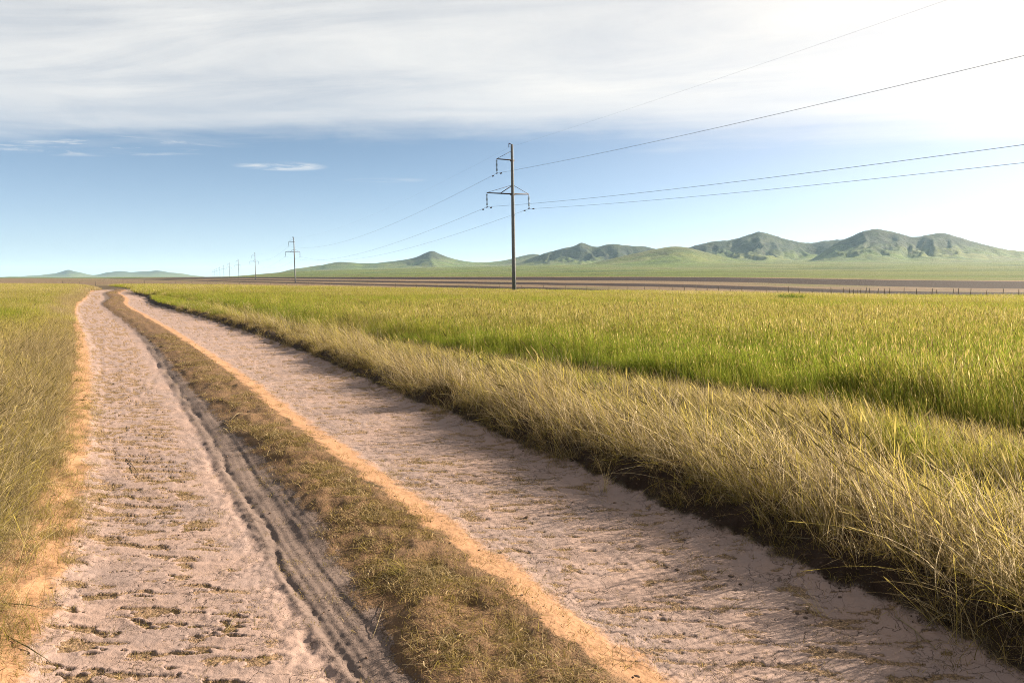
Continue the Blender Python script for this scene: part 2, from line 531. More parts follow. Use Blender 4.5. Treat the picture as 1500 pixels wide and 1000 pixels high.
def soil_material():
    m, t = material('soil')
    pos = t.n('ShaderNodeNewGeometry').outputs['Position']
    crust, sandy, dark = t.attr('crust'), t.attr('sandy'), t.attr('dark')
    litter, medm, band = t.attr('litter'), t.attr('medm'), t.attr('band')
    nA = t.noise(pos, 1.6, 5, .6)
    nB = t.noise(pos, 9.0, 5, .6)
    nC = t.noise(pos, 70.0, 4, .6)
    nD = t.noise(pos, 260.0, 3, .6)
    grain = t.m('ADD', t.m('MULTIPLY', t.m('SUBTRACT', nB, .5), .9), t.m('MULTIPLY', t.m('SUBTRACT', nC, .5), 1.1))
    sandy = t.ss(t.m('ADD', sandy, t.m('ADD', grain, t.m('MULTIPLY', t.m('SUBTRACT', nA, .5), 1.2))), .10, 1.0)
    crust = t.ss(t.m('ADD', crust, grain), .25, .80)
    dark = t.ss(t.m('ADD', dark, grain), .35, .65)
    medm = t.ss(t.m('ADD', medm, grain), .38, .62)
    litter = t.ss(t.m('ADD', litter, t.m('MULTIPLY', grain, .7)), .40, .62)
    # meadow soil
    base = t.mix(nB, (.040, .029, .017), (.09, .066, .036))
    cr = t.mix(t.ss(nA, .35, .66), (.335, .236, .200), (.285, .211, .190))
    cr = t.mix(t.m('MULTIPLY', t.ss(nB, .45, .8), .5), cr, (.37, .252, .198))
    cr = t.mix(t.m('MULTIPLY', t.ss(nC, .55, .75), .25), cr, (.20, .150, .125))
    sand = t.mix(nB, (.335, .180, .094), (.315, .185, .108))
    sand = t.mix(t.m('MULTIPLY', t.ss(nC, .5, .72), .45), sand, (.37, .24, .155))
    sand = t.mix(t.m('MULTIPLY', t.ss(nD, .56, .72), .35), sand, (.12, .065, .035))
    medc = t.mix(nB, (.20, .112, .060), (.125, .078, .042))
    medc = t.mix(t.m('MULTIPLY', t.ss(nC, .5, .7), .6), medc, (.13, .095, .05))
    shaded_band = t.mix(nC, (.185, .135, .115), (.125, .094, .082))  # smeared tyre soil, darkened further with the median's shadow in its colour
    shaded_soil = t.mix(nB, (.018, .011, .008), (.055, .032, .021))  # dark soil taken near black, the bank's shade included in the colour
    c = t.mix(sandy, base, sand)
    c = t.mix(crust, c, cr)
    c = t.mix(t.m('MULTIPLY', band, .92), c, shaded_band)
    c = t.mix(medm, c, medc)
    c = t.mix(dark, c, shaded_soil)
    litc = t.mix(t.ss(nC, .4, .62), (.14, .088, .050), (.36, .235, .135))
    c = t.mix(t.m('MULTIPLY', litter, .85), c, litc)
    # drying cracks in the crust
    wv = t.vm('ADD', pos, t.vm('SCALE', t.n('ShaderNodeTexNoise').outputs['Color'], s=0.0))
    warp = t.n('ShaderNodeTexNoise')
    t.put(warp.inputs['Vector'], pos)
    warp.inputs['Scale'].default_value = 9.0
    warp.inputs['Detail'].default_value = 6
    wv = t.vm('ADD', pos, t.vm('SCALE', t.vm('SUBTRACT', warp.outputs['Color'], (.5, .5, .5)), s=.20))

    def cracks(scale, wid):
        v = t.n('ShaderNodeTexVoronoi', feature='DISTANCE_TO_EDGE')
        t.put(v.inputs['Vector'], wv)
        v.inputs['Scale'].default_value = scale
        return t.ss(v.outputs['Distance'], wid, 0.0)
    c1 = t.m('MULTIPLY', cracks(4.2, .015), t.ss(t.noise(pos, 2.2, 3), .44, .58))
    c2 = t.m('MULTIPLY', cracks(13.0, .030), t.ss(t.noise(pos, 3.1, 3), .40, .60))
    ck = t.m('MULTIPLY', t.m('MAXIMUM', c1, t.m('MULTIPLY', c2, .75)), t.m('MULTIPLY', crust, t.m('SUBTRACT', 1.0, litter)))
    c = t.mix(t.m('MULTIPLY', ck, .75), c, (.065, .043, .036))
    hgt = t.m('SUBTRACT', t.m('ADD', t.m('MULTIPLY', nC, .5), t.m('MULTIPLY', nD, .25)), t.m('MULTIPLY', ck, .9))
    hgt = t.m('ADD', hgt, t.m('MULTIPLY', t.m('MULTIPLY', nC, litter), 1.6))
    hgt = t.m('ADD', hgt, t.m('MULTIPLY', t.m('MULTIPLY', nC, t.m('ADD', medm, dark)), 1.5))
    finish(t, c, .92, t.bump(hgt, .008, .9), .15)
    return m


def plough_material():
    m, t = material('ploughed_strips')
    pos = t.n('ShaderNodeNewGeometry').outputs['Position']
    x, y, z = t.sep(pos)
    q = t.m('DIVIDE', t.m('MULTIPLY_ADD', y, .675, x), NQ)
    wob = t.m('MULTIPLY', t.m('SUBTRACT', t.noise(pos, .012, 3), .5), 6.0)
    q = t.m('ADD', q, wob)
    n = t.noise(pos, .25, 6, .65)
    nl = t.noise(t.comb(t.m('MULTIPLY', q, 1.0), t.m('MULTIPLY', y, .02)), .30, 6, .7)
    dark = t.mix(n, (.017, .012, .014), (.036, .024, .023))
    tan = t.mix(nl, (.190, .128, .098), (.155, .122, .070))
    tan = t.mix(t.ss(t.noise(pos, .02, 4), .5, .68), tan, (.125, .120, .050))

    def stripe(a, b, s=2.0):
        return t.m('MULTIPLY', t.ss(q, a - s, a + s), t.ss(q, b + s, b - s))
    k = t.m('MAXIMUM', stripe(77, 89), stripe(106, 125))
    k = t.m('MAXIMUM', k, stripe(151, 205, 3.0))
    far = t.ss(y, 330, 620)
    nofar = t.m('SUBTRACT', 1.0, t.m('MULTIPLY', far, .0))
    c = t.mix(t.m('MULTIPLY', k, nofar), tan, dark)
    c = t.mix(t.ss(q, 205, 214), c, (.20, .140, .075))
    fur = t.n('ShaderNodeTexWave', wave_type='BANDS')
    t.put(fur.inputs['Vector'], t.comb(q, 0.0))
    fur.inputs['Scale'].default_value = .9
    finish(t, c, .95, t.bump(t.m('ADD', n, t.m('MULTIPLY', fur.outputs['Fac'], .5)), .25, .8), .1)
    return m


def steppe_material():
    m, t = material('steppe')
    pos = t.n('ShaderNodeNewGeometry').outputs['Position']
    x, y, z = t.sep(pos)
    hill, rg = t.attr('hill'), t.attr('rugged')
    n1 = t.noise(pos, .004, 6, .6)
    n2 = t.noise(pos, .02, 6, .62)
    n3 = t.noise(t.comb(t.m('MULTIPLY', x, .35), y), .012, 5, .6)
    g = t.mix(t.ss(n1, .35, .65), (.112, .158, .038), (.155, .172, .052))
    g = t.mix(t.m('MULTIPLY', t.ss(n3, .46, .60), .8), g, (.066, .100, .034))
    g = t.mix(t.m('MULTIPLY', t.ss(t.noise(t.comb(t.m('MULTIPLY', x, .2), y), .006, 5, .6), .5, .62), .7), g, (.155, .160, .075))
    g = t.mix(t.m('MULTIPLY', t.ss(n2, .52, .72), .55), g, (.14, .125, .070))
    ln = t.noise(t.comb(t.m('MULTIPLY', x, .10), y), .035, 5, .6)
    g = t.mix(t.m('MULTIPLY', t.ss(t.m('ABSOLUTE', t.m('SUBTRACT', ln, .5)), .012, .0), .65), g, (.032, .046, .022))
    up = t.mix(t.ss(n2, .4, .62), (.022, .034, .026), (.054, .068, .036))
    rock = t.mix(t.ss(n2, .45, .6), (.034, .036, .038), (.085, .080, .070))
    nrm = t.n('ShaderNodeNewGeometry').outputs['Normal']
    steep = t.ss(t.sep(nrm)[2], .965, .90)
    c = t.mix(t.m('MULTIPLY', t.ss(t.m('ADD', rg, t.m('MULTIPLY', t.m('SUBTRACT', n2, .5), .9)), .20, .62), .88), g, up)
    c = t.mix(t.m('MULTIPLY', t.m('MULTIPLY', steep, t.ss(rg, .12, .5)), t.m('MULTIPLY', t.ss(t.noise(pos, .03, 5, .65), .42, .62), .55)), c, rock)
    finish(t, c, .95, t.bump(t.noise(pos, .03, 7, .72), 14.0, .8), .05)
    return m


M_SOIL, M_PLOUGH, M_STEPPE = soil_material(), plough_material(), steppe_material()


def simple(name, c1, c2, scale, rough=.7, spec=.3, metal=0.0, bump=0.0):
    m, t = material(name)
    co = t.n('ShaderNodeTexCoord').outputs['Object']
    n = t.noise(co, scale, 6, .62)
    finish(t, t.mix(t.ss(n, .3, .7), c1, c2), rough, t.bump(n, bump, 1.0) if bump else None, spec, metal)
    return m


# ------------------------------------------------------------------ the ground sheet
def tag(o, label=None, cat=None, group=None, kind=None):
    if label:
        o['label'] = label
    if cat:
        o['category'] = cat
    if group:
        o['group'] = group
    if kind:
        o['kind'] = kind
    return o


def fast_mesh(name, verts, faces, mat, smooth=True):
    """faces: int array (n, 3) or (n, 4)"""
    me = bpy.data.meshes.new(name)
    verts = np.asarray(verts, np.float32)
    faces = np.asarray(faces, np.int32)
    k = faces.shape[1]
    me.vertices.add(len(verts))
    me.vertices.foreach_set('co', verts.ravel())
    me.loops.add(faces.size)
    me.loops.foreach_set('vertex_index', faces.ravel())
    me.polygons.add(len(faces))
    me.polygons.foreach_set('loop_start', np.arange(0, faces.size, k, dtype=np.int32))
    me.polygons.foreach_set('use_smooth', np.full(len(faces), smooth))
    me.update(calc_edges=True)
    if mat:
        me.materials.append(mat)
    return me


def link(name, me, parent=None, loc=(0, 0, 0)):
    o = bpy.data.objects.new(name, me)
    COL.objects.link(o)
    o.location = loc
    if parent is not None:
        o.parent = parent
    return o


def add_attr(me, name, vals):
    a = me.attributes.new(name, 'FLOAT', 'POINT')
    a.data.foreach_set('value', np.asarray(vals, np.float32))


az = np.concatenate([np.arange(-180, -48, 2.2), np.arange(-48, 48, .115), np.arange(48, 180, 2.2)])
az = np.radians(az)
inv = np.linspace(1 / 2.3, 1 / 60.0, 620)
rad = np.concatenate([np.linspace(.25, 2.25, 24), 1 / inv, np.geomspace(62, 300, 56), np.geomspace(309, 1500, 48)[0:],
                      np.geomspace(1520, 6000, 165), np.geomspace(6100, 12500, 60), np.geomspace(13000, 26000, 8)])
NA, NR = len(az), len(rad)
RR, AA = np.meshgrid(rad, az, indexing='ij')
gx = (RR * np.sin(AA)).ravel()
gy = (RR * np.cos(AA)).ravel()
gz, g_hill, g_rug = relief(gx, gy)
rr = RR.ravel()
near = np.where(rr < 140)[0]
masks = {k: np.zeros(len(gx)) for k in ('crust', 'sandy', 'dark', 'litter', 'medm', 'track', 'band')}
dz_, *mk = detail(gx[near], gy[near])
fd = 1 - sst(95, 135, rr[near])
gz[near] += dz_ * fd
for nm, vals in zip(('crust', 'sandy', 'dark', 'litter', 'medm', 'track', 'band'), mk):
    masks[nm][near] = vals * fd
gz += np.where(rr > 60, .10 * fbm(gx * .05, gy * .05, 70, 2), 0)
ii, jj = np.meshgrid(np.arange(NR - 1), np.arange(NA), indexing='ij')
j2 = (jj + 1) % NA
quads = np.stack([ii * NA + jj, (ii + 1) * NA + jj, (ii + 1) * NA + j2, ii * NA + j2], -1).reshape(-1, 4)[:, ::-1]
# centre disc under the camera
gx, gy, gz = np.append(gx, 0), np.append(gy, 0), np.append(gz, gz[:NA].mean())
cap = np.stack([np.full(NA, len(gx) - 1), np.arange(NA), (np.arange(NA) + 1) % NA], -1)[:, ::-1]

# the meadow ends along the fence line
FA, FB = np.array([96.0, 64.0]), np.array([-170.0, 171.0])
FDIR = (FB - FA) / np.linalg.norm(FB - FA)
FNRM = np.array([FDIR[1], -FDIR[0]])        # points away from the camera
if FNRM[1] < 0:
    FNRM = -FNRM


def beyond_fence(x, y):
    return (x - FA[0]) * FNRM[0] + (y - FA[1]) * FNRM[1]


qx, qy = gx[quads].mean(1), gy[quads].mean(1)
qtrack = masks['track'][quads].mean(1)
qhill = g_hill[quads].mean(1)
qr = np.hypot(qx, qy)
qq = qof(qx, qy)
cls = np.zeros(len(quads), int)             # 0 meadow
bf = beyond_fence(qx, qy)
cls[(bf > 1.5)] = 2
cls[(cls == 2) & ((qq > 218) | (qr > 1400) | (qy < -20))] = 3
cls[(qhill > .02) & (qr < 6500)] = 4
cls[(qhill > .02) & (qr >= 6500)] = 5
cls[(qtrack > .5)] = 1


def split(name, k, mat, attrs, label):
    f = quads[cls == k]
    used, invx = np.unique(f.ravel(), return_inverse=True)
    me = fast_mesh(name, np.stack([gx[used], gy[used], gz[used]], -1), invx.reshape(-1, 4), mat)
    for a, arr in attrs.items():
        add_attr(me, a, np.append(arr, 0)[used])
    return tag(link(name, me), label, None, None, 'structure')


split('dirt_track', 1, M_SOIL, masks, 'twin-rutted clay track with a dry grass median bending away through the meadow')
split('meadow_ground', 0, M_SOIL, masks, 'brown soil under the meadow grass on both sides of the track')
split('ploughed_field', 2, M_PLOUGH, {}, 'fallow field in dark and tan ploughed strips beyond the fence')
hr = {'hill': g_hill, 'rugged': g_rug}
split('steppe', 3, M_STEPPE, hr, 'pale green open steppe rising from the ploughed strips to the hills')
split('hills', 4, M_STEPPE, hr, 'green hills with rocky peaks and shaded western flanks')
split('distant_hills', 5, M_STEPPE, hr, 'low blue hills far off behind the bend of the track')
me = fast_mesh('dirt_track_foot', np.stack([gx, gy, gz], -1)[np.append(np.arange(NA), len(gx) - 1)], np.where(cap == len(gx) - 1, NA, cap), M_SOIL)
fo = link('track_underfoot', me)
tag(fo, 'small patch of track right below the viewpoint', None, None, 'structure')

# ------------------------------------------------------------------ grass
def grass_material():
    m, t = material('grass_blade')
    dry = t.attr('dry', 'INSTANCER')
    var = t.attr('var', 'INSTANCER')
    bc = t.attr('bcol')
    tip = t.attr('tip')
    head = t.attr('head')
    dd = t.m('ADD', dry, t.m('MULTIPLY', t.m('SUBTRACT', bc, .5), .75), clamp=True)
    grn = t.mix(var, (.150, .228, .028), (.260, .305, .038))
    mid = t.mix(var, (.385, .340, .055), (.45, .36, .085))
    stw = t.mix(t.m('POWER', bc, 2.2), (.27, .198, .090), (.60, .510, .345))
    c = t.mix(t.ss(dd, .12, .55), grn, mid)
    c = t.mix(t.ss(dd, .50, .90), c, stw)
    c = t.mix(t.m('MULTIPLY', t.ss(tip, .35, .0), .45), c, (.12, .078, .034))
    c = t.mix(head, c, t.mix(bc, (.27, .22, .060), (.36, .29, .13)))
    c = t.mix(t.attr('brown', 'INSTANCER'), c, t.mix(bc, (.11, .072, .026), (.40, .275, .115)))
    lum = t.m('MULTIPLY_ADD', t.attr('lum'), .92, .16)
    c = t.vm('SCALE', c, s=lum)
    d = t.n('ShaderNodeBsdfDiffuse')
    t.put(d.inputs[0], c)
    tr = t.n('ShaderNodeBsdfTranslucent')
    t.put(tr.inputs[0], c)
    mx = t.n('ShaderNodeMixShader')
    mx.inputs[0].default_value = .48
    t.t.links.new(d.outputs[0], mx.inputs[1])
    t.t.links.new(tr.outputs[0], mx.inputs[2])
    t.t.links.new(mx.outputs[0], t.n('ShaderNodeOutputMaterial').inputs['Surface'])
    return m


M_GRASS = grass_material()


def blades(rs, n, spread, h0, h1, w0, w1, lean, jit, curve, segs=4, heads=0.0, flat=0.0, single_az=None):
    """ribbon blades; lean is toward local +x. returns verts, quads, bcol, tip, head"""
    V, F, B, T, Hd = [], [], [], [], []
    for i in range(n):
        rr_ = spread * math.sqrt(rs.random())
        th = rs.random() * 2 * math.pi
        p = np.array([rr_ * math.cos(th), rr_ * math.sin(th), -.02])
        L = h0 + (h1 - h0) * rs.random()**1.2
        wd = w0 + (w1 - w0) * rs.random()
        la = rs.normal(0, jit)
        if lean > 0:
            ax_ = rs.normal(0, .95)
            ln = max(.05, lean + rs.normal(0, .30))
        else:
            ax_ = rs.random() * 2 * math.pi
            ln = abs(rs.normal(0, jit)) + .06
        if rs.random() < flat:
            ln = 1.2 + rs.random() * .3
        cv = curve * (.4 + 1.2 * rs.random())
        dirh = np.array([math.cos(ax_), math.sin(ax_), 0])
        fa = rs.random() * math.pi
        sd = np.array([math.cos(fa), math.sin(fa), 0])
        b = rs.random()
        hasH = rs.random() < heads
        base = len(V)
        ang = ln * .55
        st = L / segs
        kink = rs.normal(0, .12, 2)
        for s in range(segs + 1):
            f = s / segs
            if hasH:
                ww = wd * (.6 if f < .99 else .4)
            else:
                ww = wd * (1 - .85 * f**1.6)
            V.append(p - sd * ww * .5)
            V.append(p + sd * ww * .5)
            B += [b, b]
            T += [f, f]
            Hd += [0, 0]
            if s < segs:
                k = base + 2 * s
                F.append((k, k + 1, k + 3, k + 2))
            a = min(ang, 1.62)
            p = p + st * (dirh * math.sin(a) + np.array([0, 0, math.cos(a)])) + st * .12 * np.array([kink[0], kink[1], 0])
            if p[2] < .004 and s > 0:
                p[2] = .004
            ang += (ln * .45 + cv) / segs * 1.6
        if hasH:
            q0 = np.array(V[-1]) * .5 + np.array(V[-2]) * .5
            k = len(V)
            hl = L * .16
            dv = np.array(V[-2]) - np.array(V[-4])
            dv = dv / (np.linalg.norm(dv) + 1e-6)
            for f, ww in ((0, .5), (.35, 2.2), (1.0, .3)):
                c = q0 + dv * hl * f
                V.append(c - sd * ww * wd * .55)
                V.append(c + sd * ww * wd * .55)
                B += [b, b]
                T += [1, 1]
                Hd += [1, 1]
            F.append((k, k + 1, k + 3, k + 2))
            F.append((k + 2, k + 3, k + 5, k + 4))
    return np.array(V), np.array(F), B, T, Hd


PROTO = bpy.data.collections.new('blade_library')     # never linked to the scene


def proto_set(prefix, count, seed, **kw):
    c = bpy.data.collections.new(prefix)
    for i in range(count):
        rs = np.random.default_rng(seed + i)
        V, F, B, T, Hd = blades(rs, **kw)
        me = fast_mesh(prefix, V, F, M_GRASS, False)
        add_attr(me, 'bcol', B)
        add_attr(me, 'tip', T)
        add_attr(me, 'head', Hd)
        add_attr(me, 'lum', [((i_ * 7919) % 97) / 97. for i_ in (np.array(B) * 9973).astype(int)])
        o = bpy.data.objects.new(prefix, me)
        c.objects.link(o)
    return c


def scatter_group():
    ng = bpy.data.node_groups.new('scatter', 'GeometryNodeTree')
    ng.interface.new_socket('Geometry', in_out='INPUT', socket_type='NodeSocketGeometry')
    ng.interface.new_socket('Source', in_out='INPUT', socket_type='NodeSocketCollection')
    ng.interface.new_socket('Geometry', in_out='OUTPUT', socket_type='NodeSocketGeometry')
    N, Lk = ng.nodes, ng.links
    gi, go = N.new('NodeGroupInput'), N.new('NodeGroupOutput')
    ci = N.new('GeometryNodeCollectionInfo')
    ci.inputs['Separate Children'].default_value = True
    ci.inputs['Reset Children'].default_value = True
    Lk.new(gi.outputs['Source'], ci.inputs['Collection'])
    ip = N.new('GeometryNodeInstanceOnPoints')
    Lk.new(gi.outputs['Geometry'], ip.inputs['Points'])
    Lk.new(ci.outputs[0], ip.inputs['Instance'])
    ip.inputs['Pick Instance'].default_value = True

    def na(nm, dt):
        a = N.new('GeometryNodeInputNamedAttribute')
        a.data_type = dt
        a.inputs['Name'].default_value = nm
        return a.outputs['Attribute']
    Lk.new(na('pick', 'INT'), ip.inputs['Instance Index'])
    er = N.new('FunctionNodeEulerToRotation')
    Lk.new(na('rot', 'FLOAT_VECTOR'), er.inputs[0])
    Lk.new(er.outputs[0], ip.inputs['Rotation'])
    Lk.new(na('scl', 'FLOAT_VECTOR'), ip.inputs['Scale'])
    Lk.new(ip.outputs[0], go.inputs[0])
    return ng


NG = scatter_group()


def scatter(name, xy, src, rotz, scl, dry, var, label, cat, tilt=None, brown=0.0, zoff=0.0):
    x, y = xy[:, 0], xy[:, 1]
    z = ground_z(x, y) + zoff
    me = bpy.data.meshes.new(name)
    n = len(x)
    me.vertices.add(n)
    me.vertices.foreach_set('co', np.stack([x, y, z], -1).astype(np.float32).ravel())
    add_attr(me, 'dry', dry)
    add_attr(me, 'var', var)
    add_attr(me, 'brown', np.zeros(n) + brown)
    a = me.attributes.new('pick', 'INT', 'POINT')
    a.data.foreach_set('value', np.random.default_rng(n).integers(0, len(src.objects), n).astype(np.int32))
    rot = np.zeros((n, 3), np.float32)
    rot[:, 2] = rotz
    if tilt is not None:
        rot[:, 1] = tilt
    a = me.attributes.new('rot', 'FLOAT_VECTOR', 'POINT')
    a.data.foreach_set('vector', rot.ravel())
    a = me.attributes.new('scl', 'FLOAT_VECTOR', 'POINT')
    s3 = np.asarray(scl, np.float32)
    if s3.ndim == 1:
        s3 = np.stack([s3, s3, s3], -1)
    a.data.foreach_set('vector', s3.ravel())
    o = link(name, me)
    md = o.modifiers.new('scatter', 'NODES')
    md.node_group = NG
    sid = [i.identifier for i in NG.interface.items_tree if i.name == 'Source'][0]
    md[sid] = src
    tag(o, label, cat, None, 'stuff')
    return o


P_TALL = proto_set('tall_straw', 7, 100, n=24, spread=.13, h0=.22, h1=.72, w0=.0028, w1=.0066, lean=.50, jit=.25, curve=.22, segs=5, heads=.18)
P_MIX = proto_set('meadow_tuft', 7, 200, n=32, spread=.15, h0=.16, h1=.52, w0=.0028, w1=.0060, lean=.34, jit=.25, curve=.30, segs=4, heads=.18)
P_FIELD = proto_set('field_tuft', 7, 300, n=52, spread=.22, h0=.30, h1=.62, w0=.0032, w1=.0068, lean=.16, jit=.18, curve=.22, segs=3, heads=.12)
P_MID = proto_set('field_patch', 6, 400, n=120, spread=.42, h0=.28, h1=.60, w0=.0045, w1=.0085, lean=.16, jit=.18, curve=.2, segs=3, heads=.03)
P_FAR = proto_set('far_patch', 5, 500, n=170, spread=.95, h0=.30, h1=.58, w0=.009, w1=.016, lean=.16, jit=.18, curve=.2, segs=2, heads=0)
P_FLAT = proto_set('flattened_tuft', 7, 600, n=44, spread=.17, h0=.14, h1=.42, w0=.0024, w1=.0055, lean=0, jit=.75, curve=.6, segs=5, heads=.05, flat=.35)
P_MAT = proto_set('median_tuft', 8, 700, n=46, spread=.11, h0=.030, h1=.140, w0=.0024, w1=.0052, lean=0, jit=.8, curve=1.3, segs=3, flat=.6)
P_LIT = proto_set('straw_bits', 8, 800, n=11, spread=.05, h0=.012, h1=.060, w0=.0018, w1=.0040, lean=0, jit=.3, curve=.1, segs=2, flat=1.0)

rs = np.random.default_rng(5)


def sample(r0, r1, density, amin=-50, amax=50):
    """even random points in a ring sector round the viewpoint"""
    a0, a1 = math.radians(amin), math.radians(amax)
    n = int((a1 - a0) / 2 * (r1 * r1 - r0 * r0) * density)
    r = np.sqrt(rs.random(n) * (r1 * r1 - r0 * r0) + r0 * r0)
    a = a0 + (a1 - a0) * rs.random(n)
    return np.stack([r * np.sin(a), r * np.cos(a)], -1)


def lateral(p):
    x, y = p[:, 0], p[:, 1]
    cs, _ = track_frame(x, y)
    return ((x - e_L0(y)) * cs, (x - e_TOP(y)) * cs, (x - e_G1(y)) * .72, (x - e_G2(y)) * .72)


WIND = math.radians(172)                    # the grass leans away from the sun side

# --- right bank and strip up to the old side rut
pts = np.concatenate([sample(.5, 9, 95, -60, 100), sample(9, 20, 55, -50, 90), sample(20, 42, 26)])
aL, aT, g1, g2 = lateral(pts)
x, y = pts.T
nz = fbm(x * .9, y * .9, 120, 3)
nz2 = fbm(x * .28, y * .28, 130, 2)
edge_ = aT + .28 * nz + .09
band = (edge_ > -.03) & (g1 < -.42)
gap = np.exp(-(g2 / .34)**2)
keep = band & (rs.random(len(x)) > .80 * gap)
tall = keep & (edge_ < 1.25 + .5 * nz)
sel = tall & (rs.random(len(x)) < .80)
p = pts[sel]
dry = np.clip(.88 - .14 * sst(.5, 1.2, edge_[sel]) + .28 * nz[sel] - .2 * sst(10, 30, y[sel]), 0, 1)
hs = (.66 + .40 * rs.random(len(p))) * (1 + .6 * nz[sel]) * (.55 + .45 * sst(-.05, .35, edge_[sel]))
scatter('bank_grass', p, P_TALL, WIND + rs.normal(0, .75, len(p)), hs, dry, rs.random(len(p)), tilt=np.abs(rs.normal(0, .60, len(p))) * (1 - .55 * sst(.0, .6, edge_[sel])) * (rs.random(len(p)) < .7), label=
        'tall straw-coloured grass leaning over the dark bank beside the right rut', cat='grass')
sel = keep & ~tall
p = pts[sel]
dry = np.clip(.64 + .45 * nz[sel] + .34 * nz2[sel] - .10 * sst(8, 25, y[sel]), 0.05, 1)
hs = (.70 + .45 * rs.random(len(p))) * (1 + .2 * nz2[sel]) * (1 - .55 * gap[sel]) * (1 - .55 * np.exp(-((g1[sel] + .4) / .7)**2))
scatter('verge_grass', p, P_MIX, WIND + rs.normal(0, .9, len(p)), hs, dry, rs.random(len(p)),
        'mixed green and straw grass between the bank and the old side rut', 'grass')
sel = (edge_ > -.34) & (edge_ < .8) & (rs.random(len(x)) < .14 + .75 * sst(-.28, .05, edge_))
p = pts[sel]
scatter('bank_straw', p, P_FLAT, rs.random(len(p)) * 6.28, (.35 + .75 * rs.random(len(p))) * (.4 + .6 * sst(-.3, .1, edge_[sel])), np.clip(.80 + .3 * nz[sel], 0, 1), rs.random(len(p)),
        'tangled dead straw hanging down the face of the dark bank', 'straw', brown=.55)
# flattened straw in the old side ruts
sel = ((np.exp(-(g1 / .42)**2) > .45) | (gap > .4)) & (edge_ > .3) & (rs.random(len(x)) < .33)
p = pts[sel]
scatter('rut_straw', p, P_FLAT, rs.random(len(p)) * 6.28, .35 + .3 * rs.random(len(p)), np.clip(.85 + .2 * nz[sel], 0, 1), rs.random(len(p)),
        'flattened dry straw lying in the old side ruts of the meadow', 'straw', brown=.35)

# --- the green field to the right
for nm, r0, r1, dn, src, lab in (('field_grass', 3, 32, 46, P_FIELD, 'dense yellow-green grass of the field, its edge along the old side rut'),
                                 ('field_grass_middle', 32, 74, 13, P_MID, 'yellow-green grass of the field half way to the power line'),
                                 ('field_grass_far', 74, 260, 2.6, P_FAR, 'golden grass of the field running out to the fence')):
    pts = sample(r0, r1, dn, -50, 95 if r1 < 50 else 64)
    aL, aT, g1, g2 = lateral(pts)
    x, y = pts.T
    if r1 < 50:
        ok = (g1 > .12) & (aT > .3)
    else:
        ok = (aT > .1) & (np.abs(g1) > .25)
    ok &= beyond_fence(x, y) < 1.0
    pts = pts[ok]
    g1, x, y = g1[ok], x[ok], y[ok]
    n1 = fbm(x * .10, y * .22, 140, 3)
    n2 = fbm(x * .7, y * .7, 150, 2)
    n3 = fbm(x * .03, y * .07, 160, 2)
    dry = .17 + .40 * n1 + .24 * n2 + .28 * n3 + .20 * sst(18, 70, y) - .10 * np.exp(-np.maximum(g1, 0) / .8) + .25 * (rs.random(len(x)) < .12)
    hs = (.74 + .40 * rs.random(len(pts))) * (1 + .36 * n1 + .28 * n2) * (.52 + .48 * sst(.1, 1.3, g1 + .5 * n2))
    scatter(nm, pts, src, WIND + rs.normal(0, .9, len(pts)), hs, np.clip(dry, 0, 1), rs.random(len(pts)), lab, 'grass')

# --- left verge and the field beyond it
for nm, r0, r1, dn, src, lab in (('left_verge_grass', 1.2, 30, 60, P_MIX, 'green and straw grass standing along the left edge of the track'),
                                 ('left_field_grass_middle', 30, 74, 14, P_MID, 'bright yellow-green grass beyond the left edge of the track'),
                                 ('left_field_grass_far', 74, 260, 2.6, P_FAR, 'golden grass inside the bend of the track out to the fence')):
    pts = sample(r0, r1, dn, -62 if r1 < 50 else -50, 10)
    aL, aT, g1, g2 = lateral(pts)
    x, y = pts.T
    ok = (aL < -.05 - (.08 if r1 < 50 else 0)) & (beyond_fence(x, y) < 1.0)
    ok &= rs.random(len(x)) < 1 - .62 * (1 - sst(6, 13, y)) * sst(-2.6, -1.2, aL)
    pts, aL, x, y = pts[ok], aL[ok], x[ok], y[ok]
    n1 = fbm(x * .25, y * .25, 170, 3)
    n2 = fbm(x * .8, y * .8, 180, 2)
    dry = .36 + .35 * n1 + .3 * n2 + .46 * sst(-1.8, -.3, aL) + .58 * (1 - sst(8, 26, y)) + .20 * sst(18, 60, y)
    hs = (.78 + .36 * rs.random(len(pts))) * (1 + .22 * n1) * (.55 + .45 * sst(0.2, 1.3, -aL)) * (.72 + .28 * sst(5, 12, y))
    scatter(nm, pts, src, rs.random(len(pts)) * 6.28, hs, np.clip(dry, 0, 1.3), rs.random(len(pts)), lab, 'grass')
pts = np.concatenate([sample(.8, 9, 230, -80, 10), sample(9, 14, 130, -75, 10), sample(14, 34, 36, -50, 10)])
aL, aT, g1, g2 = lateral(pts)
x, y = pts.T
nz = fbm(x * 1.3, y * 1.3, 190, 3)
ok = (aL + .18 * nz < .20) & (aL > -2.4) & (rs.random(len(x)) < .30 + .60 * (1 - sst(-.25, .18, aL)))
pts = pts[ok]
hs = (.6 + .55 * rs.random(len(pts))) * (.5 + .5 * (1 - sst(-.8, .0, aL[ok])))
scatter('left_edge_straw', pts, P_FLAT, rs.random(len(pts)) * 6.28, hs, np.clip(.78 + .3 * nz[ok], .2, 1), rs.random(len(pts)),
        'matted brown straw lying along the left edge of the track', 'straw', brown=np.clip(.32 - .5 * nz[ok], .05, .8))

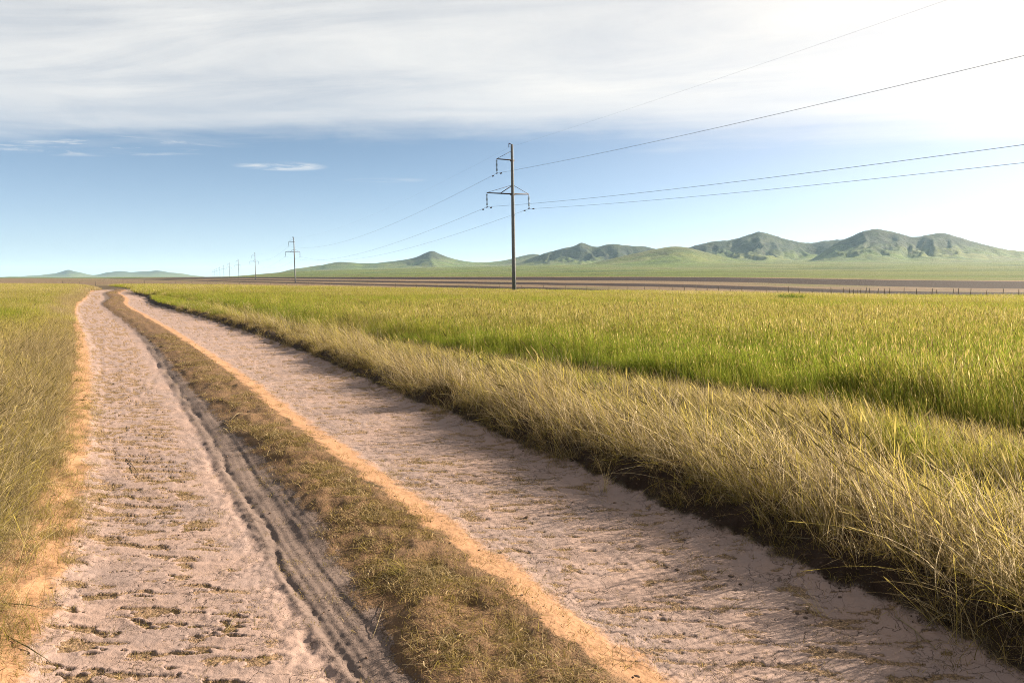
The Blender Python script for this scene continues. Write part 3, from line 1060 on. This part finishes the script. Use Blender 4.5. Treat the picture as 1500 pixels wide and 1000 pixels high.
pts = np.concatenate([sample(.8, 11, 95, -80, 10), sample(11, 26, 40, -50, 10)])
aL, aT, g1, g2 = lateral(pts)
x, y = pts.T
nz = fbm(x * .9, y * .9, 195, 3)
ok = (aL + .25 * nz < -.02) & (aL > -2.6) & (rs.random(len(x)) < .95 - .6 * sst(8, 24, y))
pts = pts[ok]
hs = (.50 + .45 * rs.random(len(pts))) * (1 + .5 * nz[ok]) * (.6 + .4 * sst(.0, .7, -aL[ok]))
scatter('left_verge_straw', pts, P_TALL, rs.normal(.2, 1.1, len(pts)), hs, np.clip(.98 + .3 * nz[ok], .3, 1.25), rs.random(len(pts)), tilt=np.abs(rs.normal(.1, .5, len(pts))),
        label='golden dry stalks leaning over the left edge of the track', cat='straw', brown=np.clip(.10 + .4 * (rs.random(len(pts)) - .5), 0, .6))

# --- the median between the ruts
pts = np.concatenate([sample(.8, 9, 480, -75, 60), sample(9, 24, 150, -50, 10), sample(24, 120, 14, -42, -15)])
x, y = pts.T
cs, _ = track_frame(x, y)
aSL, aSR = (x - e_SL(y)) * cs, (x - e_SR(y)) * cs
nz = fbm(x * 2.2, y * 2.2, 200, 3)
nz2 = fbm(x * .7, y * .7, 210, 2)
dens = sst(-.04, .34, aSL + .34 * nz) * (1 - sst(-.16, .10, aSR + .30 * nz)) * sst(-.24, .18, nz + .55 * nz2 + .09)
ok = rs.random(len(x)) < dens
pts = pts[ok]
hs = (.55 + .6 * rs.random(len(pts))) * (1 + .4 * nz[ok])
scatter('median_grass', pts, P_MAT, rs.random(len(pts)) * 6.28, hs, np.clip(.88 + .35 * nz[ok], .4, 1), rs.random(len(pts)),
        'short trampled olive and straw grass on the median between the ruts', 'grass', brown=np.clip(.60 - .6 * nz[ok], .2, .85))

# --- straw bits in the hollows of the crust and on the sandy shoulders
pts = np.concatenate([sample(1.5, 7, 900, -60, 60), sample(7, 15, 260, -50, 30)])
x, y = pts.T
dd = detail(x, y)
ok = (rs.random(len(x)) < dd[4] * .75 + .22 * dd[5] + .16 * dd[2] * (1 - dd[5]) + .012 * dd[1] + .10 * dd[1] * sst(.12, .4, fbm(x * 3.3, y * 6.5, 240, 3)))
pts = pts[ok]
scatter('straw_litter', pts, P_LIT, rs.random(len(pts)) * 6.28, .55 + .6 * rs.random(len(pts)), np.clip(.62 + .5 * (rs.random(len(pts)) - .4), 0, 1), rs.random(len(pts)),
        'chopped straw litter caught in the hollows of the clay crust', 'straw', zoff=.010, brown=.70)

# --- ragged tufts creeping over the sandy shoulders
pts = np.concatenate([sample(1.0, 9, 120, -70, 80), sample(9, 22, 30, -50, 20)])
x, y = pts.T
dd = detail(x, y)
nz = fbm(x * 3.1, y * 3.1, 220, 3)
ok = (rs.random(len(x)) < .35 * dd[2] * sst(.02, .30, nz) + .10 * dd[7] * sst(.15, .4, nz) + .3 * sst(.05, .6, dd[3]) * (1 - sst(.9, 1, dd[3])))
pts = pts[ok]
scatter('creeping_tufts', pts, P_MAT, rs.random(len(pts)) * 6.28, .35 + .55 * rs.random(len(pts)), np.clip(.72 + .3 * nz[ok], .3, 1), rs.random(len(pts)),
        'sparse low tufts creeping over the sandy shoulders of the ruts', 'grass', brown=.6)


def crumb_set():
    import bmesh
    m, t = material('soil_crumb')
    v_ = t.attr('var', 'INSTANCER')
    finish(t, t.mix(v_, (.055, .036, .027), (.20, .135, .100)), .95, None, .1)
    c = bpy.data.collections.new('crumb')
    for i in range(4):
        r_ = np.random.default_rng(900 + i)
        bm = bmesh.new()
        bmesh.ops.create_icosphere(bm, subdivisions=1, radius=1.0)
        for vv in bm.verts:
            k = 1 + r_.normal(0, .18)
            vv.co = Vector((vv.co.x * k * 1.3, vv.co.y * k, vv.co.z * k * .7))
        me_ = bpy.data.meshes.new('crumb')
        bm.to_mesh(me_)
        bm.free()
        me_.materials.append(m)
        c.objects.link(bpy.data.objects.new('crumb', me_))
    return c


pts = np.concatenate([sample(1.0, 6, 420, -70, 80), sample(6, 14, 110, -50, 40)])
x, y = pts.T
dd = detail(x, y)
nz = fbm(x * 2.3, y * 2.3, 230, 3)
ok = rs.random(len(x)) < .35 * dd[2] * sst(-.1, .4, nz) + .8 * sst(.0, .3, dd[3]) * (1 - sst(.9, 1, dd[3])) + .12 * dd[4] + .03 * dd[1] * sst(0, .4, nz) + .25 * dd[7] * sst(.0, .4, nz)
pts = pts[ok]
scatter('soil_crumbs', pts, crumb_set(), rs.random(len(pts)) * 6.28, .0022 + .009 * rs.random(len(pts))**3.2, np.zeros(len(pts)), rs.random(len(pts)),
        'loose crumbs of dried soil strewn along the shoulders and the bank toe', 'soil', zoff=.002)

# ------------------------------------------------------------------ solid shapes
def tube(points, radii, sides=8, cap=True):
    pts_ = [Vector(p) for p in points]
    V, F = [], []
    up0 = None
    for i, p in enumerate(pts_):
        d = (pts_[min(i + 1, len(pts_) - 1)] - pts_[max(i - 1, 0)]).normalized()
        ref = Vector((0, 0, 1)) if abs(d.z) < .9 else Vector((1, 0, 0))
        s = d.cross(ref).normalized()
        t = s.cross(d).normalized()
        r = radii[i] if hasattr(radii, '__len__') else radii
        for k in range(sides):
            a = 2 * math.pi * k / sides
            V.append(p + (s * math.cos(a) + t * math.sin(a)) * r)
    for i in range(len(pts_) - 1):
        for k in range(sides):
            k2 = (k + 1) % sides
            F.append((i * sides + k, i * sides + k2, (i + 1) * sides + k2, (i + 1) * sides + k))
    if cap:
        F.append(tuple(range(sides))[::-1])
        F.append(tuple((len(pts_) - 1) * sides + k for k in range(sides)))
    return V, F


def poly_mesh(name, parts, mat, smooth=True):
    V, F = [], []
    for v, f in parts:
        b = len(V)
        V += [tuple(p) for p in v]
        F += [tuple(i + b for i in q) for q in f]
    me = bpy.data.meshes.new(name)
    me.from_pydata(V, [], F)
    me.update()
    for p in me.polygons:
        p.use_smooth = smooth and len(p.vertices) == 4
    me.materials.append(mat)
    return me


M_CONC = simple('pole_concrete', (.15, .16, .17), (.24, .245, .25), 6.0, .9, .2, 0, .01)
M_STEEL = simple('rusted_steel', (.055, .042, .036), (.10, .065, .045), 9.0, .75, .3, .3, .004)
M_INS = simple('insulator_glass', (.05, .07, .06), (.09, .11, .09), 5.0, .25, .6)
M_WIRE = simple('aluminium_wire', (.11, .125, .15), (.16, .175, .20), 3.0, .55, .4, .5)
M_POST = simple('weathered_wood', (.085, .070, .055), (.17, .145, .115), 14.0, .9, .15, 0, .006)
M_FWIRE = simple('fence_wire', (.10, .085, .075), (.16, .13, .11), 5.0, .6, .3, .5)
M_CLOD = simple('dry_clod', (.09, .060, .046), (.20, .140, .105), 30.0, .95, .1, 0, .004)
M_STICK = simple('dry_stem', (.13, .095, .05), (.30, .24, .14), 25.0, .85, .15)
M_DARKSTEM = simple('dark_dead_leaf', (.045, .038, .020), (.10, .080, .035), 25.0, .85, .15)

# ------------------------------------------------------------------ power line
PD0, PSTEP = 93.0, 210.0


def pole_xy(k):
    D = PD0 + PSTEP * k
    return (-0.4575 * D + 42.85, D)


LDIR = Vector((-0.4575, 1.0, 0)).normalized()
LPERP = Vector((LDIR.y, -LDIR.x, 0))         # to the right of the line
ARM = math.atan2(LPERP.y, LPERP.x)
PH = 19.75
Z_UP, Z_LOW, INS = 17.75, 13.30, 1.85
X_UP, X_LL, X_LR = -2.25, -3.75, 2.40


def insulator(top, n=9):
    prof = [(0, .025), (.18, .025)]
    z = .18
    st = (INS - .40) / n
    for i in range(n):
        prof += [(z + .02, .030), (z + st * .40, .135), (z + st * .58, .135), (z + st * .8, .035)]
        z += st
    prof += [(INS - .18, .028), (INS, .028)]
    V, F = tube([(top[0], top[1], top[2] - p[0]) for p in prof], [p[1] for p in prof], 10)
    return V, F


root = bpy.data.objects.new('power_pole', None)
COL.objects.link(root)
# local frame: x to the right of the line, y along it
shaft = tube([(0, 0, -.6), (0, 0, 4), (0, 0, 9), (0, 0, 14), (0, 0, PH - .05), (0, 0, PH)], [.27, .255, .235, .205, .170, .145], 16)
pole_parts = [('shaft', poly_mesh('shaft', [shaft], M_CONC))]
pole_parts.append(('earth_wire_bracket', poly_mesh('earth_wire_bracket', [
    tube([(.12, 0, PH - .10), (-.45, 0, PH + .12)], .055, 8),
    tube([(-.45, 0, PH + .14), (-.45, 0, PH - .42)], .045, 8)], M_STEEL)))
pole_parts.append(('upper_crossarm', poly_mesh('upper_crossarm', [tube([(.30, 0, Z_UP - .06), (X_UP, 0, Z_UP)], [.095, .065], 8), tube([(-.26, 0, Z_UP - .14), (.26, 0, Z_UP - .14)], .11, 8)], M_STEEL)))
pole_parts.append(('upper_tie_rod', poly_mesh('upper_tie_rod', [tube([(X_UP + .05, 0, Z_UP + .03), (-.05, 0, Z_UP + 1.15)], .030, 6)], M_STEEL)))
pole_parts.append(('lower_crossarm', poly_mesh('lower_crossarm', [tube([(X_LL, 0, Z_LOW), (0, 0, Z_LOW - .04), (X_LR, 0, Z_LOW)], [.065, .10, .065], 8), tube([(-.32, 0, Z_LOW - .10), (.32, 0, Z_LOW - .10)], .12, 8)], M_STEEL)))
pole_parts.append(('lower_tie_rod', poly_mesh('lower_tie_rod', [tube([(X_LL + .05, 0, Z_LOW + .03), (-.1, 0, Z_LOW + 1.12)], .028, 6)], M_STEEL)))
pole_parts.append(('lower_tie_rod', poly_mesh('lower_tie_rod', [tube([(X_LR - .05, 0, Z_LOW + .03), (.1, 0, Z_LOW + 1.12)], .032, 6)], M_STEEL)))
pole_parts.append(('brace', poly_mesh('brace', [tube([(-1.75, 0, Z_LOW + .03), (-.1, 0, Z_LOW + 1.05)], .060, 6)], M_STEEL)))
for (ix, iz) in ((X_UP, Z_UP), (X_LL, Z_LOW), (X_LR, Z_LOW)):
    pole_parts.append(('insulator_string', poly_mesh('insulator_string', [insulator((ix, 0, iz - .02))], M_INS)))
    cl = poly_mesh('suspension_clamp', [tube([(ix, -.32, iz - INS - .05), (ix, -.1, iz - INS - .01), (ix, .1, iz - INS - .01), (ix, .32, iz - INS - .05)], [.04, .07, .07, .04], 6)]
, M_STEEL)
    pole_parts.append(('suspension_clamp', cl))
    for s in (-1, 1):
        pole_parts.append(('vibration_damper', poly_mesh('vibration_damper', [tube([(ix, s * 1.35 - .18, iz - INS - .20), (ix, s * 1.35 + .18, iz - INS - .20)], .085, 6)], M_STEEL)))


def dress_pole(r):
    for nm, me_ in pole_parts:
        o = bpy.data.objects.new(nm, me_)
        COL.objects.link(o)
        o.parent = r


dress_pole(root)
ORD = ['', 'second', 'third', 'fourth', 'fifth', 'sixth', 'seventh', 'eighth', 'ninth', 'tenth']
POLE_Z = []
NP = 10
for k in range(NP):
    px_, py_ = pole_xy(k)
    gz0 = float(ground_z(np.array([px_]), np.array([py_]))[0])
    POLE_Z.append(gz0)
    if k == 0:
        r = root
    else:
        r = root.copy()
        COL.objects.link(r)
        for ch in list(root.children):
            c = ch.copy()
            COL.objects.link(c)
            c.parent = r
    r.location = (px_, py_, gz0)
    lean = [-1.0, -.5, .3, -.3, .2, 0, .3, 0, -.2, 0][k]
    r.rotation_euler = (0, math.radians(lean), ARM)
    if k == 0:
        lb = 'tall grey concrete power pole with three-wire steel crossarms behind the green field'
    elif k < 4:
        lb = 'concrete power pole on the ploughed strips, %s along the line from the tallest' % ORD[k]
    else:
        lb = 'faint far-off power pole near the steppe, %s along the line from the tallest' % ORD[k]
    tag(r, lb, 'power pole', 'power poles along the line')


def conductor(lx, lz, sag, rad_, name, label):
    pts_ = []

    def att(k):
        x0, y0 = pole_xy(k)
        g = POLE_Z[k] if k >= 0 else 0.0
        ln = math.radians([-1.0, -.5, .3, -.3, .2, 0, .3, 0, -.2, 0][k]) if k >= 0 else 0
        off = lx + lz * math.sin(ln)
        return Vector((x0, y0, g + lz)) + LPERP * off
    for k in range(-1, NP - 1):
        a, b = att(k), att(k + 1)
        n = 48 if k < 1 else 14
        for i in range(n):
            f = i / n
            p_ = a.lerp(b, f)
            p_.z -= sag * 4 * f * (1 - f)
            pts_.append(p_)
    pts_.append(att(NP - 1))
    o = link(name, poly_mesh(name, [tube(pts_, rad_, 6)], M_WIRE))
    tag(o, label, 'power cable', 'cables of the power line')


conductor(-.45, PH - .45, 2.6, .0045, 'earth_wire', 'thin topmost wire strung between the very tops of the power poles')
conductor(X_UP, Z_UP - INS - .05, 4.0, .0130, 'power_cable', 'power cable hung from the single upper crossarm of the poles')
conductor(X_LL, Z_LOW - INS - .05, 4.0, .0130, 'power_cable', 'power cable hung from the long side of the lower crossarm')
conductor(X_LR, Z_LOW - INS - .05, 4.0, .0130, 'power_cable', 'power cable hung from the short side of the lower crossarm')

# ------------------------------------------------------------------ fence between meadow and ploughed field
fence = bpy.data.objects.new('wire_fence', None)
COL.objects.link(fence)
f0 = FA + FNRM * 1.6
fence.location = (f0[0], f0[1], 0)
tag(fence, 'low wire fence on thin weathered posts between the meadow and the ploughed strips', 'fence')
sight = [68, 92, 117, 140, 164, 188, 212, 236, 257, 281, 305, 328, 351, 374, 397, 420, 452, 483, 515, 548, 580, 610, 641, 672, 702, 732, 764, 796, 828, 860, 892, 920, 944, 966,
         986, 1003, 1020, 1036, 1053, 1070, 1087, 1106, 1123, 1139, 1156, 1172, 1189, 1206, 1219, 1236, 1245, 1251, 1256, 1261, 1269, 1274, 1287, 1297, 1304, 1325, 1344, 1366, 1372, 1397, 1405, 1423, 1446, 1470, 1494]
posts = []
rf = random.Random(3)
for u in sight:
    X = ray(u, 415)[0]
    # where this sight line meets the fence line
    s = (f0[0] - X * f0[1]) / (X * FDIR[1] - FDIR[0])
    posts.append(s)
posts = sorted(posts)
post_tops = []
for i, s in enumerate(posts):
    x0, y0 = f0 + FDIR * s
    z0 = float(ground_z(np.array([x0]), np.array([y0]))[0])
    hgt = 1.05 + rf.uniform(-.12, .16)
    rb = rf.uniform(.035, .055)
    tx, ty = rf.gauss(0, .04), rf.gauss(0, .04)
    if i == 22:
        tx = .35
    n = 6
    V, F = tube([(0, 0, -.2), (tx * .5, ty * .5, hgt * .5), (tx, ty, hgt)], [rb * 1.1, rb, rb * .8], n)
    o = link('post', poly_mesh('post', [(V, F)], M_POST), fence, (x0 - f0[0], y0 - f0[1], z0))
    post_tops.append((x0 - f0[0] + tx * .7, y0 - f0[1] + ty * .7, z0))
for hh in (.35, .65, .95):
    pts_ = [(a, b, c + hh) for a, b, c in post_tops]
    link('wire', poly_mesh('wire', [tube(pts_, .006, 4)], M_FWIRE), fence)

# ------------------------------------------------------------------ single small things
def gpt(u, v):
    x0, y0 = gp(u, v, -.06)
    for _ in range(3):
        z0 = float(ground_z(np.array([x0]), np.array([y0]))[0])
        x0, y0 = gp(u, v, z0)
    return x0, y0, float(ground_z(np.array([x0]), np.array([y0]))[0])


def tuft(name, u, v, label, seed, scale, dry, **kw):
    r_ = np.random.default_rng(seed)
    V, F, B, T, Hd = blades(r_, **kw)
    me_ = fast_mesh(name, V * scale, F, M_TUFTS[dry], False)
    add_attr(me_, 'bcol', B)
    add_attr(me_, 'tip', T)
    add_attr(me_, 'head', Hd)
    o = link(name, me_, None, gpt(u, v))
    o.rotation_euler = (0, 0, r_.random() * 6.28 if kw.get('lean', 0) == 0 else WIND)
    return tag(o, label, 'grass tuft')


def tuft_mat(name, c1, c2, c3):
    m, t = material(name)
    bc, tip = t.attr('bcol'), t.attr('tip')
    c = t.mix(bc, c1, c2)
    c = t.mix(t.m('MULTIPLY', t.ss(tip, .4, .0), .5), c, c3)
    d = t.n('ShaderNodeBsdfDiffuse')
    t.put(d.inputs[0], c)
    tr = t.n('ShaderNodeBsdfTranslucent')
    t.put(tr.inputs[0], c)
    mx = t.n('ShaderNodeMixShader')
    mx.inputs[0].default_value = .4
    t.t.links.new(d.outputs[0], mx.inputs[1])
    t.t.links.new(tr.outputs[0], mx.inputs[2])
    t.t.links.new(mx.outputs[0], t.n('ShaderNodeOutputMaterial').inputs['Surface'])
    return m


M_TUFTS = {'olive': tuft_mat('olive_tuft', (.095, .095, .02), (.21, .17, .057), (.10, .065, .03)),
           'green': tuft_mat('green_tuft', (.022, .062, .008), (.045, .095, .014), (.03, .04, .01)),
           'straw': tuft_mat('straw_tuft', (.27, .20, .09), (.37, .30, .17), (.16, .10, .05))}
tuft('grass_tuft', 590, 838, 'wind-bent olive grass tuft sticking out of the median over the tyre band', 31, 1.0, 'olive',
     n=60, spread=.05, h0=.10, h1=.26, w0=.002, w1=.0045, lean=.9, jit=.3, curve=.5, segs=5)
tuft('grass_tuft', 1205, 905, 'sparse pale straw tuft growing out of the toe of the dark bank', 32, 1.0, 'straw',
     n=22, spread=.04, h0=.10, h1=.30, w0=.002, w1=.004, lean=.8, jit=.3, curve=.3, segs=5)
tuft('grass_tuft', 885, 722, 'splayed bright straw tuft at the foot of the dark bank', 33, 1.0, 'straw',
     n=26, spread=.04, h0=.15, h1=.40, w0=.002, w1=.004, lean=.0, jit=.8, curve=.4, segs=5)
# a lone dark green weed in the field
wx_, wy_ = gp(1157, 444, -.5)
wx_, wy_ = wx_ * 1.0, wy_
r_ = np.random.default_rng(77)
V, F, B, T, Hd = blades(r_, n=800, spread=1.2, h0=.45, h1=1.0, w0=.02, w1=.04, lean=0, jit=.30, curve=.3, segs=3)
me_ = fast_mesh('green_weed', V, F, M_TUFTS['green'], False)
add_attr(me_, 'bcol', B)
add_attr(me_, 'tip', T)
add_attr(me_, 'head', Hd)
o = link('green_weed', me_, None, (wx_, wy_, float(ground_z(np.array([wx_]), np.array([wy_]))[0])))
tag(o, 'dark green leafy weed standing out of the yellow-green field', 'weed')

# stems and dead leaves lying on the track
for (u, v, u2, v2, mat_, rad_, nm, lb) in (
        (1312, 882, 1372, 952, M_STICK, .0030, 'straw_stem', 'long pale straw lying across the toe of the dark bank'),
        (1340, 925, 1352, 950, M_STICK, .0022, 'straw_stem', 'short pale straw beside the long one under the bank'),
        (185, 672, 205, 700, M_DARKSTEM, .0040, 'dead_stem', 'short dark dead stem on the orange left shoulder'),
        (5, 884, 62, 892, M_DARKSTEM, .0034, 'dead_stem', 'dark dead leaf blade poking out of the left verge'),
        (8, 928, 78, 972, M_DARKSTEM, .0034, 'dead_stem', 'long dark dead leaf blade lying on the bare left shoulder'),
        (545, 935, 562, 880, M_STICK, .0024, 'straw_stem', 'kinked pale stalk at the ragged side of the median'),
        (1310, 790, 1260, 760, M_STICK, .0030, 'straw_stem', 'pale broken straw hanging over the bank edge'),
        (610, 560, 590, 548, M_STICK, .0050, 'straw_stem', 'pale straw leaning out of the bank far along the rut'),
        (338, 615, 362, 604, M_STICK, .0045, 'straw_stem', 'white bleached straw resting on the middle of the median'),
        (330, 925, 346, 905, M_STICK, .0018, 'straw_stem', 'tiny straw lying on the grey crust by the wheel groove')):
    a, b = Vector(gpt(u, v)), Vector(gpt(u2, v2))
    n = 6
    side = (b - a).cross(Vector((0, 0, 1)))
    bend = rf.uniform(-.10, .10)
    pp = []
    for i in range(n + 1):
        f = i / n
        p_ = a.lerp(b, f) + side * bend * 4 * f * (1 - f) * (1 if nm != 'straw_stem' else .8)
        p_.z = float(ground_z(np.array([p_.x]), np.array([p_.y]))[0]) + rad_ + .012 * math.sin(f * math.pi)
        pp.append(p_ - a)
    rads = [rad_ * (1 - .7 * abs(2 * i / n - .8)**1.5 * (1 if mat_ is M_DARKSTEM else .5)) for i in range(n + 1)]
    rads = [max(r0, rad_ * .25) for r0 in rads]
    o = link(nm, poly_mesh(nm, [tube(pp, rads, 6)], mat_), None, a)
    tag(o, lb, 'straw' if nm == 'straw_stem' else 'dead stem')


def clod_mesh(seed):
    r_ = np.random.default_rng(seed)
    import bmesh
    bm = bmesh.new()
    bmesh.ops.create_icosphere(bm, subdivisions=2, radius=1.0)
    for v_ in bm.verts:
        c_ = v_.co
        k = 1 + .28 * float(pn(np.array([c_.x * 1.4 + seed]), np.array([c_.y * 1.4 + c_.z]), 300 + seed)[0]) * 2 + r_.normal(0, .05)
        v_.co = Vector((c_.x * k * 1.25, c_.y * k, c_.z * k * .62))
    me_ = bpy.data.meshes.new('soil_clod')
    bm.to_mesh(me_)
    bm.free()
    me_.materials.append(M_CLOD)
    return me_


clods = [clod_mesh(i) for i in range(4)]
for i, (u, v, s) in enumerate([(1071, 844, .016), (1153, 890, .013), (1168, 898, .011), (1107, 866, .008), (1052, 838, .010), (992, 835, .013), (978, 830, .012), (987, 762, .010), (965, 852, .008), (1180, 905, .012), (772, 757, .016), (764, 760, .010),
                               (925, 655, .012), (1230, 880, .010), (1040, 905, .007), (690, 770, .008), (1003, 790, .009), (840, 735, .011)]):
    o = link('soil_clod', clods[i % 4], None, gpt(u, v))
    o.location.z += s * .3
    o.scale = (s * .85, s * .85, s * .7)
    o.rotation_euler = (0, 0, i * 1.7)
    tag(o, 'small dark crumb of soil lying loose on the right rut', 'soil clod', 'loose soil crumbs on the right rut')

# ------------------------------------------------------------------ air
bx = 27000.0
V = [(sx * bx, sy * bx, sz) for sz in (-4.0, 420.0) for sy in (-1, 1) for sx in (-1, 1)]
F = [(0, 2, 3, 1), (4, 5, 7, 6), (0, 1, 5, 4), (2, 6, 7, 3), (0, 4, 6, 2), (1, 3, 7, 5)]
me_ = bpy.data.meshes.new('haze')
me_.from_pydata(V, [], F)
m_, t_ = material('haze_air')
pv = t_.n('ShaderNodeVolumePrincipled')
pv.inputs['Color'].default_value = (.50, .76, 1.0, 1)
pv.inputs['Density'].default_value = 3.2e-5
pv.inputs['Anisotropy'].default_value = .25
t_.t.links.new(pv.outputs[0], t_.n('ShaderNodeOutputMaterial').inputs['Volume'])
me_.materials.append(m_)
hz = link('haze', me_)
tag(hz, 'thin pale blue haze over the whole plain', 'haze', None, 'stuff')
